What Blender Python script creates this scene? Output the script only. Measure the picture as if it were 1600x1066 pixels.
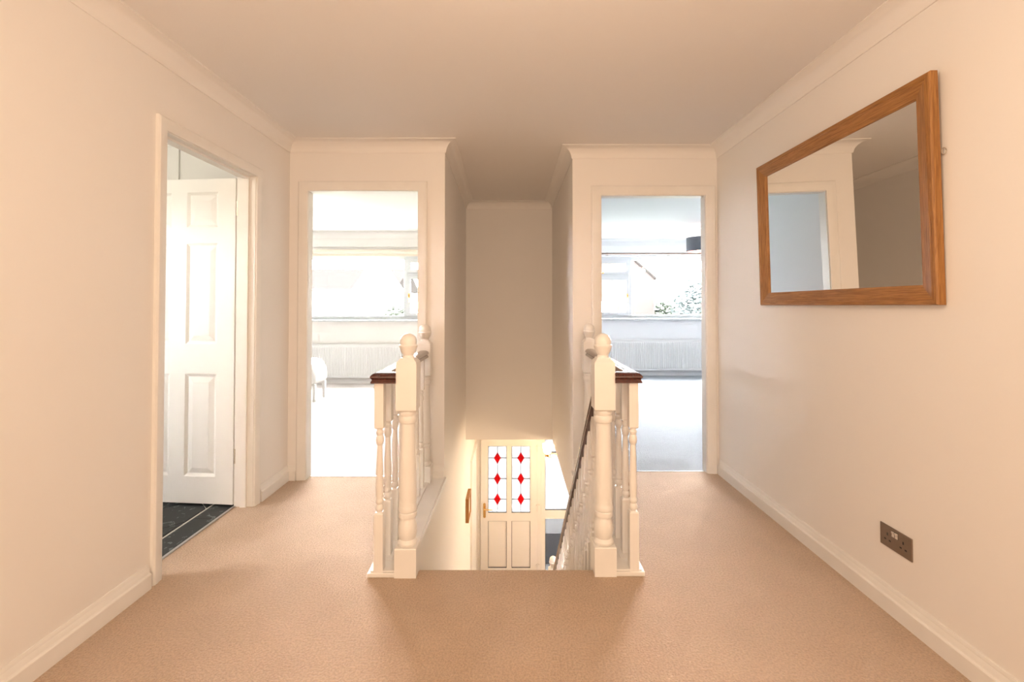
import bpy, bmesh, math, random
from mathutils import Vector, Matrix
random.seed(7)
for o in list(bpy.data.objects): bpy.data.objects.remove(o)
SC = bpy.context.scene
COL = SC.collection

# ------------------------------------------------------------------ camera
F_PX, HZ = 711.0, 478.0            # focal length and horizon row in the 1600x1066 frame
H_CAM = 1.2
PITCH = math.radians(1.0)
cam = bpy.data.cameras.new('camera'); camo = bpy.data.objects.new('camera', cam); COL.objects.link(camo)
cam.sensor_width = 36; cam.lens = F_PX * 36 / 1600
camo.location = (0, 0, H_CAM); camo.rotation_euler = (math.pi / 2 + PITCH, 0, 0)
pp = HZ - F_PX * math.tan(PITCH)
cam.shift_y = -(533 - pp) / 1600
cam.shift_x = 0.0
cam.clip_start = 0.02; cam.clip_end = 400
SC.camera = camo

# ------------------------------------------------------------------ sky, exposure
SKY = 108.0
w = bpy.data.worlds.new('sky'); SC.world = w; w.use_nodes = True
bg = w.node_tree.nodes['Background']; bg.inputs[0].default_value = (1.0, 0.985, 0.97, 1); bg.inputs[1].default_value = SKY
SC.view_settings.view_transform = 'Standard'; SC.view_settings.look = 'None'
SC.view_settings.gamma = 1; SC.view_settings.use_curve_mapping = False
SC.view_settings.exposure = 0.38
LAMP_W, CEIL_W, HALL_W, HALL2_W, BED_L, BED_R, BATH_W = 96, 17, 8, 34, 8, 14, 14  # watts; all but hall light and right bedroom pendant are added lamps
LAMP_C = (1.0, 0.77, 0.55)

# ------------------------------------------------------------------ materials
def mat(name, col, rough=0.5, metal=0.0, var=0.0, vscale=6.0, bump=0.0, bscale=60.0, spec=0.5, coat=0.0, emit=None, estr=0.0):
    m = bpy.data.materials.new(name); m.use_nodes = True
    nt = m.node_tree; b = nt.nodes['Principled BSDF']
    b.inputs['Base Color'].default_value = (*col, 1); b.inputs['Roughness'].default_value = rough
    b.inputs['Metallic'].default_value = metal; b.inputs['Specular IOR Level'].default_value = spec
    b.inputs['Coat Weight'].default_value = coat
    if emit: b.inputs['Emission Color'].default_value = (*emit, 1); b.inputs['Emission Strength'].default_value = estr
    tc = nt.nodes.new('ShaderNodeTexCoord')
    if var > 0:
        n = nt.nodes.new('ShaderNodeTexNoise'); n.inputs['Scale'].default_value = vscale; n.inputs['Detail'].default_value = 4
        nt.links.new(tc.outputs['Object'], n.inputs['Vector'])
        r = nt.nodes.new('ShaderNodeValToRGB')
        r.color_ramp.elements[0].position = 0.3; r.color_ramp.elements[1].position = 0.7
        r.color_ramp.elements[0].color = (*[c * (1 - var) for c in col], 1)
        r.color_ramp.elements[1].color = (*[min(1, c * (1 + var)) for c in col], 1)
        nt.links.new(n.outputs['Fac'], r.inputs['Fac']); nt.links.new(r.outputs['Color'], b.inputs['Base Color'])
    if bump > 0:
        n2 = nt.nodes.new('ShaderNodeTexNoise'); n2.inputs['Scale'].default_value = bscale; n2.inputs['Detail'].default_value = 3
        nt.links.new(tc.outputs['Object'], n2.inputs['Vector'])
        bp = nt.nodes.new('ShaderNodeBump'); bp.inputs['Strength'].default_value = bump; bp.inputs['Distance'].default_value = 0.01
        nt.links.new(n2.outputs['Fac'], bp.inputs['Height']); nt.links.new(bp.outputs['Normal'], b.inputs['Normal'])
    return m

def carpet(name, col, dark=0.70):
    m = bpy.data.materials.new(name); m.use_nodes = True
    nt = m.node_tree; b = nt.nodes['Principled BSDF']; b.inputs['Roughness'].default_value = 0.95
    b.inputs['Specular IOR Level'].default_value = 0.1
    b.inputs['Sheen Weight'].default_value = 0.55; b.inputs['Sheen Roughness'].default_value = 0.45
    b.inputs['Sheen Tint'].default_value = (*[0.5 + 0.5 * c for c in col], 1)
    geo = nt.nodes.new('ShaderNodeNewGeometry')
    n = nt.nodes.new('ShaderNodeTexNoise'); n.inputs['Scale'].default_value = 125; n.inputs['Detail'].default_value = 3
    n.inputs['Roughness'].default_value = 0.7
    n2 = nt.nodes.new('ShaderNodeTexNoise'); n2.inputs['Scale'].default_value = 5; n2.inputs['Detail'].default_value = 3
    for k in (n, n2): nt.links.new(geo.outputs['Position'], k.inputs['Vector'])
    r = nt.nodes.new('ShaderNodeValToRGB')
    r.color_ramp.elements[0].position = 0.32; r.color_ramp.elements[1].position = 0.62
    r.color_ramp.elements[0].color = (*[c * dark * (0.96 if i else 1) for i, c in enumerate(col)], 1)
    r.color_ramp.elements[1].color = (*col, 1)
    nt.links.new(n.outputs['Fac'], r.inputs['Fac'])
    mx = nt.nodes.new('ShaderNodeMix'); mx.data_type = 'RGBA'; mx.blend_type = 'MULTIPLY'
    mr = nt.nodes.new('ShaderNodeMapRange'); mr.inputs['From Min'].default_value = 0.35; mr.inputs['From Max'].default_value = 0.65
    mr.inputs['To Min'].default_value = 0.93; mr.inputs['To Max'].default_value = 1.0
    nt.links.new(n2.outputs['Fac'], mr.inputs['Value'])
    mx.inputs['Factor'].default_value = 1.0
    nt.links.new(r.outputs['Color'], mx.inputs['A']); nt.links.new(mr.outputs['Result'], mx.inputs['B'])
    nt.links.new(mx.outputs['Result'], b.inputs['Base Color'])
    bp = nt.nodes.new('ShaderNodeBump'); bp.inputs['Strength'].default_value = 0.8; bp.inputs['Distance'].default_value = 0.010
    nt.links.new(n.outputs['Fac'], bp.inputs['Height']); nt.links.new(bp.outputs['Normal'], b.inputs['Normal'])
    return m

def glass(name, tint=(1, 1, 1), refl=0.06, rough=0.02, trans=0.0):
    m = bpy.data.materials.new(name); m.use_nodes = True
    nt = m.node_tree; nt.nodes.remove(nt.nodes['Principled BSDF']); out = nt.nodes['Material Output']
    t = nt.nodes.new('ShaderNodeBsdfTransparent'); t.inputs[0].default_value = (*tint, 1)
    last = t.outputs[0]
    if trans > 0:
        tl = nt.nodes.new('ShaderNodeBsdfTranslucent'); tl.inputs[0].default_value = (*tint, 1)
        mx0 = nt.nodes.new('ShaderNodeMixShader'); mx0.inputs[0].default_value = trans
        nt.links.new(last, mx0.inputs[1]); nt.links.new(tl.outputs[0], mx0.inputs[2]); last = mx0.outputs[0]
    g = nt.nodes.new('ShaderNodeBsdfGlossy'); g.inputs['Roughness'].default_value = rough
    mx = nt.nodes.new('ShaderNodeMixShader'); mx.inputs[0].default_value = refl
    nt.links.new(last, mx.inputs[1]); nt.links.new(g.outputs[0], mx.inputs[2]); nt.links.new(mx.outputs[0], out.inputs[0])
    return m

def wood(name, c1, c2, axis, scale=9.0, rough=0.45, stretch=14.0, coat=0.0):
    m = bpy.data.materials.new(name); m.use_nodes = True
    nt = m.node_tree; b = nt.nodes['Principled BSDF']; b.inputs['Roughness'].default_value = rough
    b.inputs['Coat Weight'].default_value = coat; b.inputs['Coat Roughness'].default_value = 0.08
    geo = nt.nodes.new('ShaderNodeNewGeometry'); mp = nt.nodes.new('ShaderNodeMapping')
    s = [stretch, stretch, stretch]; s[axis] = 1.0
    mp.inputs['Scale'].default_value = s
    nt.links.new(geo.outputs['Position'], mp.inputs['Vector'])
    n = nt.nodes.new('ShaderNodeTexNoise'); n.inputs['Scale'].default_value = scale; n.inputs['Detail'].default_value = 5
    n.inputs['Roughness'].default_value = 0.65; n.inputs['Distortion'].default_value = 0.8
    nt.links.new(mp.outputs[0], n.inputs['Vector'])
    r = nt.nodes.new('ShaderNodeValToRGB'); r.color_ramp.elements[0].position = 0.35; r.color_ramp.elements[1].position = 0.62
    r.color_ramp.elements[0].color = (*c1, 1); r.color_ramp.elements[1].color = (*c2, 1)
    nt.links.new(n.outputs['Fac'], r.inputs['Fac']); nt.links.new(r.outputs['Color'], b.inputs['Base Color'])
    return m

def marble(name):
    m = bpy.data.materials.new(name); m.use_nodes = True
    nt = m.node_tree; b = nt.nodes['Principled BSDF']; b.inputs['Roughness'].default_value = 0.42
    b.inputs['Specular IOR Level'].default_value = 0.3
    geo = nt.nodes.new('ShaderNodeNewGeometry')
    n = nt.nodes.new('ShaderNodeTexNoise'); n.inputs['Scale'].default_value = 14; n.inputs['Detail'].default_value = 8
    n.inputs['Distortion'].default_value = 1.6; n.inputs['Roughness'].default_value = 0.6
    nt.links.new(geo.outputs['Position'], n.inputs['Vector'])
    r = nt.nodes.new('ShaderNodeValToRGB'); e = r.color_ramp.elements
    e[0].position = 0.0; e[0].color = (0.016, 0.019, 0.022, 1); e[1].position = 0.60; e[1].color = (0.022, 0.026, 0.03, 1)
    e2 = e.new(0.64); e2.color = (0.20, 0.22, 0.23, 1); e3 = e.new(0.68); e3.color = (0.025, 0.03, 0.034, 1)
    nt.links.new(n.outputs['Fac'], r.inputs['Fac']); nt.links.new(r.outputs['Color'], b.inputs['Base Color'])
    return m

M = dict(
    wall=mat('cream_wall_paint', (0.93, 0.895, 0.865), 0.5, bump=0.02, bscale=120, spec=0.4),
    ceil=mat('ceiling_paint', (0.935, 0.90, 0.875), 0.8, bump=0.05, bscale=90, spec=0.2),
    white=mat('white_gloss_paint', (0.905, 0.88, 0.85), 0.3, var=0.02, vscale=9),
    doorw=mat('white_door_paint', (0.86, 0.86, 0.84), 0.6),
    coolwall=mat('white_bedroom_wall_paint', (0.87, 0.89, 0.93), 0.8, bump=0.02),
    pinkwall=mat('soft_white_wall_paint', (0.92, 0.90, 0.885), 0.8, bump=0.02),
    bathwall=mat('bathroom_wall_paint', (0.86, 0.85, 0.82), 0.6, bump=0.02),
    carpet=carpet('beige_carpet', (0.64, 0.47, 0.335)),
    carpetw=carpet('cream_carpet', (0.86, 0.82, 0.80), 0.94),
    carpetg=carpet('grey_blue_carpet', (0.30, 0.335, 0.375), 0.85),
    rail=wood('mahogany', (0.045, 0.010, 0.008), (0.085, 0.018, 0.013), 1, 10, 0.22, 12, coat=0.6),
    oak_y=wood('oak_along_y', (0.21, 0.082, 0.015), (0.43, 0.20, 0.052), 1, 8, 0.5, 30),
    oak_z=wood('oak_along_z', (0.21, 0.082, 0.015), (0.43, 0.20, 0.052), 2, 8, 0.5, 30),
    mirror=mat('mirror_silver', (0.86, 0.86, 0.84), 0.0, 1.0),
    brass=mat('polished_brass', (0.80, 0.52, 0.20), 0.22, 1.0),
    hinge=mat('worn_hinge_metal', (0.72, 0.66, 0.58), 0.35, 0.9, var=0.1, vscale=80),
    steel=mat('brushed_bronze_plate', (0.30, 0.235, 0.19), 0.38, 0.85, var=0.04, vscale=40),
    rocker=mat('satin_rocker_switch', (0.68, 0.62, 0.56), 0.35, 0.2),
    black=mat('black_plastic', (0.012, 0.012, 0.012), 0.5),
    alu=mat('aluminium_strip', (0.62, 0.62, 0.62), 0.35, 0.9),
    upvc=mat('white_plastic_frame', (0.72, 0.75, 0.79), 0.3),
    upvcd=mat('cream_plastic_door', (0.83, 0.79, 0.74), 0.35),
    gasket=mat('dark_seal', (0.05, 0.05, 0.055), 0.6),
    lead=mat('lead_came', (0.10, 0.105, 0.11), 0.6, 0.3),
    rad=mat('radiator_enamel', (0.84, 0.85, 0.86), 0.3),
    pane=glass('window_glass'),
    frost=glass('obscured_glass', (0.17, 0.172, 0.174), 0.04, 0.1, 0.35),
    tint=glass('tinted_side_light_glass', (0.14, 0.142, 0.145)),
    red=glass('red_stained_glass', (0.75, 0.045, 0.06), 0.03, 0.1, 0.2),
    tile=marble('black_marble_tile'), grout=mat('pale_grout', (0.72, 0.69, 0.66), 0.8, var=0.04, vscale=40),
    shade=mat('grey_fabric_shade', (0.12, 0.135, 0.16), 0.8, bump=0.05, bscale=300),
    copper=mat('copper_lining', (0.85, 0.32, 0.25), 0.35, 0.7),
    bulb=mat('warm_bulb', (1, 0.8, 0.6), 0.3, emit=(1, 0.72, 0.42), estr=18),
    lampglass=mat('lit_opal_glass', (1, 0.95, 0.85), 0.3, emit=(1, 0.80, 0.52), estr=7),
    fabric=mat('white_upholstery', (0.88, 0.87, 0.86), 0.8, bump=0.05, bscale=200),
    blind=mat('cream_roller_blind', (0.80, 0.70, 0.60), 0.7),
    pole=mat('dark_curtain_pole', (0.16, 0.11, 0.09), 0.35),
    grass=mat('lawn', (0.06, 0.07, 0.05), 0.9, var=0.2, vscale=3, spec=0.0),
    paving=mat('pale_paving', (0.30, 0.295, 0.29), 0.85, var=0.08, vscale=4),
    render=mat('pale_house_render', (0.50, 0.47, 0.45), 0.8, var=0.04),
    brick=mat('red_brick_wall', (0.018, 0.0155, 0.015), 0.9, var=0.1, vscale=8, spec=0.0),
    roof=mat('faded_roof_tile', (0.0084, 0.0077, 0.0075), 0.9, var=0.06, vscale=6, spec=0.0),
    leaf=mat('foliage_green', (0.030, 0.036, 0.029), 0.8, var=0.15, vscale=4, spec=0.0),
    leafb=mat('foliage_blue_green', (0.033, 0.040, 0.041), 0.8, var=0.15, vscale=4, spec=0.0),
    bark=mat('bark', (0.12, 0.09, 0.07), 0.9, var=0.2, vscale=12),
    slate=mat('dark_planter_glaze', (0.02, 0.023, 0.03), 0.4),
    mat_=mat('grey_blue_doormat', (0.03, 0.035, 0.042), 0.95, var=0.2, vscale=60),
    art=mat('print_paper', (0.75, 0.68, 0.55), 0.6, var=0.2, vscale=12),
)

# ------------------------------------------------------------------ mesh helpers
class MB:
    def __init__(s): s.v = []; s.f = []
    def add(s, vs, fs):
        n = len(s.v); s.v += [tuple(p) for p in vs]; s.f += [tuple(i + n for i in f) for f in fs]; return s
    def box(s, x0, x1, y0, y1, z0, z1):
        vs = [(x, y, z) for z in (z0, z1) for y in (y0, y1) for x in (x0, x1)]
        return s.add(vs, [(0, 2, 3, 1), (4, 5, 7, 6), (0, 1, 5, 4), (2, 6, 7, 3), (0, 4, 6, 2), (1, 3, 7, 5)])
    def prism(s, poly, z0, z1):            # poly counter-clockwise in plan
        n = len(poly); vs = [(x, y, z0) for x, y in poly] + [(x, y, z1) for x, y in poly]
        fs = [tuple(range(n))[::-1], tuple(range(n, 2 * n))] + [(i, (i + 1) % n, n + (i + 1) % n, n + i) for i in range(n)]
        return s.add(vs, fs)
    def prism_x(s, poly, x0, x1):          # poly of (y,z)
        n = len(poly); vs = [(x0, y, z) for y, z in poly] + [(x1, y, z) for y, z in poly]
        return s.add(vs, [tuple(range(n))[::-1], tuple(range(n, 2 * n))] + [(i, (i + 1) % n, n + (i + 1) % n, n + i) for i in range(n)])
    def prism_y(s, poly, y0, y1):          # poly of (x,z)
        n = len(poly); vs = [(x, y0, z) for x, z in poly] + [(x, y1, z) for x, z in poly]
        return s.add(vs, [tuple(range(n)), tuple(range(n, 2 * n))[::-1]] + [(i, n + i, n + (i + 1) % n, (i + 1) % n) for i in range(n)])
    def lathe(s, prof, cx=0, cy=0, seg=20, rot=0.0):   # prof of (r,z) bottom to top
        n0 = len(s.v); rings = []
        for r, z in prof:
            if r < 1e-5: s.v.append((cx, cy, z)); rings.append([len(s.v) - 1])
            else:
                rings.append([len(s.v) + i for i in range(seg)])
                s.v += [(cx + r * math.cos(rot + 2 * math.pi * i / seg), cy + r * math.sin(rot + 2 * math.pi * i / seg), z) for i in range(seg)]
        for a, b in zip(rings, rings[1:]):
            for i in range(seg):
                j = (i + 1) % seg
                if len(a) == 1 and len(b) > 1: s.f.append((a[0], b[j], b[i]))
                elif len(b) == 1 and len(a) > 1: s.f.append((a[i], a[j], b[0]))
                elif len(a) > 1: s.f.append((a[i], a[j], b[j], b[i]))
        if len(rings[0]) > 1: s.f.append(tuple(rings[0][::-1]))
        if len(rings[-1]) > 1: s.f.append(tuple(rings[-1]))
        return s
    def frust(s, cx, cy, levels):          # square sections (half width, z)
        r2 = math.sqrt(2); return s.lathe([(h * r2, z) for h, z in levels], cx, cy, 4, math.pi / 4)
    def sweep(s, path, prof, closed=False, side=1):
        # path of (x,y); prof closed polygon of (offset to the right of the path * side, z)
        n = len(path); m = len(prof); base = len(s.v)
        for i, p in enumerate(path):
            p = Vector(p)
            d0 = (p - Vector(path[i - 1])).normalized() if (i > 0 or closed) else None
            d1 = (Vector(path[(i + 1) % n]) - p).normalized() if (i < n - 1 or closed) else None
            if d0 is None: d0 = d1
            if d1 is None: d1 = d0
            n0 = Vector((d0.y, -d0.x)); n1 = Vector((d1.y, -d1.x)); mt = (n0 + n1).normalized()
            k = side / max(0.2, mt.dot(n0))
            for o, z in prof: s.v.append((p.x + mt.x * o * k, p.y + mt.y * o * k, z))
        rng = n if closed else n - 1
        for i in range(rng):
            a = base + i * m; b = base + ((i + 1) % n) * m
            for j in range(m): jj = (j + 1) % m; s.f.append((a + j, a + jj, b + jj, b + j))
        if not closed: s.f.append(tuple(base + j for j in range(m))[::-1]); s.f.append(tuple(base + (n - 1) * m + j for j in range(m)))
        return s
    def tube(s, pts, r, seg=10):
        pts = [Vector(p) for p in pts]; base = len(s.v)
        for i, p in enumerate(pts):
            d = (pts[min(i + 1, len(pts) - 1)] - pts[max(i - 1, 0)]).normalized()
            u = d.cross(Vector((0, 0, 1)))
            if u.length < 1e-3: u = Vector((1, 0, 0))
            u.normalize(); v = d.cross(u)
            rr = r[i] if isinstance(r, (list, tuple)) else r
            for k in range(seg):
                a = 2 * math.pi * k / seg; q = p + (u * math.cos(a) + v * math.sin(a)) * rr; s.v.append(tuple(q))
        for i in range(len(pts) - 1):
            for k in range(seg):
                a = base + i * seg; kk = (k + 1) % seg; s.f.append((a + k, a + kk, a + seg + kk, a + seg + k))
        s.f.append(tuple(base + k for k in range(seg))[::-1]); s.f.append(tuple(base + (len(pts) - 1) * seg + k for k in range(seg)))
        return s
    def xform(s, mtx):
        s.v = [tuple(mtx @ Vector(p)) for p in s.v]; return s

def wloc(o):
    p = Vector(o.location)
    while o.parent: o = o.parent; p = p + Vector(o.location)
    return p
def obj(name, mb, material, parent=None, smooth=30, bevel=0.0, **props):
    xs, ys, zs = zip(*mb.v)
    base = Vector(((min(xs) + max(xs)) / 2, (min(ys) + max(ys)) / 2, min(zs)))
    me = bpy.data.meshes.new(name); me.from_pydata([tuple(Vector(p) - base) for p in mb.v], [], mb.f)
    bm = bmesh.new(); bm.from_mesh(me); bmesh.ops.recalc_face_normals(bm, faces=bm.faces); bm.to_mesh(me); bm.free()
    me.materials.append(material if not isinstance(material, str) else M[material])
    if smooth:
        for p in me.polygons: p.use_smooth = True
        me.set_sharp_from_angle(angle=math.radians(smooth))
    o = bpy.data.objects.new(name, me); COL.objects.link(o)
    o.location = base - (wloc(parent) if parent else Vector((0, 0, 0)))
    if parent: o.parent = parent
    if bevel:
        b = o.modifiers.new('bevel', 'BEVEL'); b.width = bevel; b.segments = 2; b.limit_method = 'ANGLE'; b.angle_limit = math.radians(40)
    for k, v in props.items(): o[k] = v
    return o
def tag(o, label, cat=None, group=None, kind=None):
    o['label'] = label
    if cat: o['category'] = cat
    if group: o['group'] = group
    if kind: o['kind'] = kind
    return o
def thing(name, loc, label, cat, group=None, kind=None):
    o = bpy.data.objects.new(name, None); o.empty_display_size = 0.1; COL.objects.link(o); o.location = loc
    return tag(o, label, cat, group, kind)
def copy_part(src, world, parent):          # share mesh data
    c = src.copy(); COL.objects.link(c); c.parent = parent; c.location = Vector(world) - (wloc(parent) if parent else Vector((0, 0, 0))); return c
def struct(name, mb, material, label, cat, parent=None, **k):
    o = obj(name, mb, material, parent, **k); return tag(o, label, cat, None, 'structure')

# ------------------------------------------------------------------ dimensions (metres)
XL, XR = -1.55, 1.487          # landing side walls
YB = -4.6                      # wall behind the camera
YFL, YFR = 3.16, 3.285         # far walls, left and right of the stairs
ZC = 2.345                     # ceiling
SLX, SRX = -0.468, 0.439       # stairwell sides
YS = 5.0                       # stairwell end wall
ZL = -0.263                    # hall ceiling below
ZG = -2.6                      # hall floor
YN = 2.08                      # top nosing
T = 0.11
TF = 0.07                      # thin partitions with the bedroom doorways
WLX, WRX = -4.5, 4.5           # outer bedroom walls
YWL, YWR = 7.05, 7.85          # window walls
YD = 6.4                       # front door

def wall_y(x0, x1, y0, y1, z0, z1, holes=()):   # wall spanning X, holes (xa,xb,za,zb)
    mb = MB(); cur = x0
    for a, b, za, zb in sorted(holes):
        if a > cur: mb.box(cur, a, y0, y1, z0, z1)
        if za > z0: mb.box(a, b, y0, y1, z0, za)
        if zb < z1: mb.box(a, b, y0, y1, zb, z1)
        cur = b
    if cur < x1: mb.box(cur, x1, y0, y1, z0, z1)
    return mb
def wall_x(x0, x1, y0, y1, z0, z1, holes=()):
    mb = MB(); cur = y0
    for a, b, za, zb in sorted(holes):
        if a > cur: mb.box(x0, x1, cur, a, z0, z1)
        if za > z0: mb.box(x0, x1, a, b, z0, za)
        if zb < z1: mb.box(x0, x1, a, b, zb, z1)
        cur = b
    if cur < y1: mb.box(x0, x1, cur, y1, z0, z1)
    return mb

# door openings
DL = (-1.440, -0.634, 0, 2.022)      # left bedroom (X)
DR = (0.626, 1.418, 0, 2.018)          # right bedroom (X)
DB = (2.006, 2.758, 0, 2.0)        # bathroom (Y)
WIN_L = (-3.95, -1.02, 0.985, 1.985)
WIN_R = (1.02, 4.1, 0.985, 2.05)
WIN_B = (1.5, 2.0, 1.25, 1.72)      # bathroom window along Y

# ------------------------------------------------------------------ floors
TH_L, TH_R = 3.225, 3.32             # carpet joins in the doorways
mb = MB()
mb.prism([(XL, YB), (XR, YB), (XR, YN), (XL, YN)], ZL, 0)
mb.box(XL, SLX - 0.02, YN, YFL, ZL, 0); mb.box(SRX, XR, YN, YFR, ZL, 0)
mb.box(DL[0], DL[1], YFL, TH_L, ZL, 0); mb.box(DR[0], DR[1], YFR, TH_R, ZL, 0)
mb.box(-1.655, XL, DB[0], DB[1], ZL, 0)
struct('floor_landing', mb, 'carpet', 'beige carpeted landing floor around the stairwell', 'floor')
# rounded carpet nosing at the stair head
mb = MB(); mb.prism_x([(YN, 0)] + [(YN + 0.028 * math.sin(a), -0.028 + 0.028 * math.cos(a)) for a in [i * math.pi / 12 for i in range(1, 13)]] + [], SLX + 0.048, SRX - 0.072)
struct('floor_nosing', mb, 'carpet', 'rounded carpet edge at the head of the stairs', 'floor')
mb = MB().box(WLX, -0.6, TH_L, YWL + .12, ZL, -0.004)
struct('floor_left_bedroom', mb, 'carpetw', 'pale cream carpet in the brightly lit left bedroom', 'floor')
mb = MB().box(0.55, WRX, TH_R, YWR + .12, ZL, -0.004)
struct('floor_right_bedroom', mb, 'carpetg', 'grey-blue carpet in the right bedroom', 'floor')

# bathroom floor: grout bed with single tiles
bx0, bx1, by0, by1 = -3.5, -1.662, 0.7, 3.06
fb = struct('floor_bathroom', MB().box(bx0, bx1, by0, by1, ZL, -0.006), 'grout', 'black marble-effect tiled bathroom floor with pale grout', 'floor')
def clip(poly, keep):
    out = []
    for i, p in enumerate(poly):
        q = poly[(i + 1) % len(poly)]; a, b = keep(p), keep(q)
        if a >= 0: out.append(p)
        if (a >= 0) != (b >= 0):
            t = a / (a - b); out.append((p[0] + t * (q[0] - p[0]), p[1] + t * (q[1] - p[1])))
    return out
S = 0.431; g2 = 0.0045
for i in range(-9, 12):
    for j in range(-9, 12):
        a0, a1 = -4.36 + S * i + g2, -4.36 + S * (i + 1) - g2       # X - Y
        b0, b1 = 0.906 + S * j + g2, 0.906 + S * (j + 1) - g2       # X + Y
        poly = [((a + b) / 2, (b - a) / 2) for a, b in ((a0, b0), (a0, b1), (a1, b1), (a1, b0))][::-1]
        for kp in (lambda p: -1.819 - p[0], lambda p: p[0] - bx0, lambda p: p[1] - by0, lambda p: by1 - p[1]):
            if poly: poly = clip(poly, kp)
        if len(poly) < 3: continue
        ar = abs(sum(poly[k][0] * poly[(k + 1) % len(poly)][1] - poly[(k + 1) % len(poly)][0] * poly[k][1] for k in range(len(poly)))) / 2
        if ar < 0.0008: continue
        obj('tile', MB().prism(poly, -0.007, 0.0 + random.uniform(-.0004, .0004)), 'tile', fb, smooth=0)
for k in range(5):
    y0 = by0 + k * (by1 - by0) / 5; y1 = by0 + (k + 1) * (by1 - by0) / 5
    obj('tile', MB().box(-1.798, -1.663, y0 + .001, y1 - .001, -0.007, 0.0), 'tile', fb, smooth=0)

# threshold strips
struct('trim_1', MB().box(-1.664, -1.650, DB[0], DB[1], -0.002, 0.006), 'alu', 'thin aluminium strip at the bathroom doorway', 'threshold strip')
struct('trim_2', MB().box(DL[0] + .03, DL[1] - .03, TH_L - .006, TH_L + .006, -0.004, 0.003), 'hinge', 'thin joining strip in the left bedroom doorway', 'threshold strip')
struct('trim_3', MB().box(DR[0] + .03, DR[1] - .03, TH_R - .006, TH_R + .008, -0.004, 0.002), 'gasket', 'dark carpet joint in the right bedroom doorway', 'threshold strip')

# hall below
struct('floor_hall', MB().box(-0.62, 1.75, 1.6, YD + .15, ZG - .15, ZG), 'carpet', 'carpeted hall floor at the foot of the stairs', 'floor')
struct('ceiling_hall', MB().box(-0.6, 0.55, YS + 0.12, YD + .15, ZL, -0.004), 'ceil', 'hall ceiling above the front door', 'ceiling')

# ------------------------------------------------------------------ ceiling
struct('ceiling', MB().box(XL - .05, XR + .05, YB - .12, 3.22, ZC, ZC + 0.2).box(-.6, .55, 3.22, YS + .12, ZC, ZC + .2), 'ceil', 'plain cream ceiling over landing and stairwell', 'ceiling')
struct('ceiling_left_bedroom', MB().box(WLX - .12, -.6, 3.22, YWL + .25, ZC, ZC + .2), 'pinkwall', 'white ceiling of the left bedroom', 'ceiling')
struct('ceiling_right_bedroom', MB().box(.55, WRX + .12, 3.22, YWR + .25, ZC, ZC + .2), 'coolwall', 'white ceiling of the right bedroom', 'ceiling')
struct('ceiling_bathroom', MB().box(-3.7, XL - .05, .6, 3.22, ZC, ZC + .2), 'bathwall', 'white ceiling of the bathroom', 'ceiling')

# ------------------------------------------------------------------ walls
struct('wall_left', wall_x(XL - T, XL, YB, YFL, 0, ZC, [DB]), 'wall', 'cream wall on the left with the bathroom doorway', 'wall')
struct('wall_right', wall_x(XR, XR + T, YB, YFR, 0, ZC), 'wall', 'cream wall on the right behind the oak mirror', 'wall')
struct('wall_back', wall_y(XL - T, XR + T, YB - .12, YB, 0, ZC), 'wall', 'cream wall at the back of the landing', 'wall')
struct('wall_far_left', wall_y(WLX, SLX, YFL, YFL + TF, 0, ZC, [DL]), 'wall', 'cream wall holding the left bedroom doorway', 'wall')
struct('wall_far_right', wall_y(SRX, WRX, YFR, YFR + TF, 0, ZC, [DR]), 'wall', 'cream wall holding the right bedroom doorway', 'wall')
mb = MB(); mb.prism([(SLX, YFL + TF), (-0.506, YS), (-0.6, YS), (-0.6, YFL + TF)][::-1], 0, ZC)
mb.prism([(SLX, YN - .02), (SLX, YFL + TF), (-0.506, YS), (-0.515, YD), (-0.62, YD), (-0.62, YN - .02)][::-1], ZG, 0)
mb.box(-0.62, SLX, 1.6, YN - .02, ZG, ZL)
struct('wall_stair_left', mb, 'wall', 'cream wall down the left side of the stairs', 'wall')
struct('wall_stair_right', MB().prism([(SRX, YFR + TF), (0.443, YS), (0.55, YS), (0.55, YFR + TF)], ZL, ZC), 'wall', 'cream wall on the right side of the stairwell', 'wall')
struct('wall_stair_end', MB().box(-0.506, 0.443, YS, YS + .12, ZL, ZC).box(-0.6, -0.506, YS, YS + .12, 0, ZC).box(0.443, 0.55, YS, YS + .12, ZL, ZC), 'wall', 'cream wall across the end of the stairwell', 'wall')
# hall walls below
struct('wall_hall_right', MB().box(1.62, 1.75, 1.6, YD + .15, ZG, ZL), 'wall', 'cream wall on the right of the hall below', 'wall')
struct('wall_hall_back', MB().box(-0.62, 1.75, 1.48, 1.6, ZG, ZL), 'wall', 'cream wall below the landing', 'wall')
FD = (-0.50, 1.15, ZG, -0.56)
struct('wall_hall_front', wall_y(-0.62, 1.75, YD, YD + .15, ZG, ZL, [FD]), 'wall', 'cream wall around the front door', 'wall')
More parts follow.
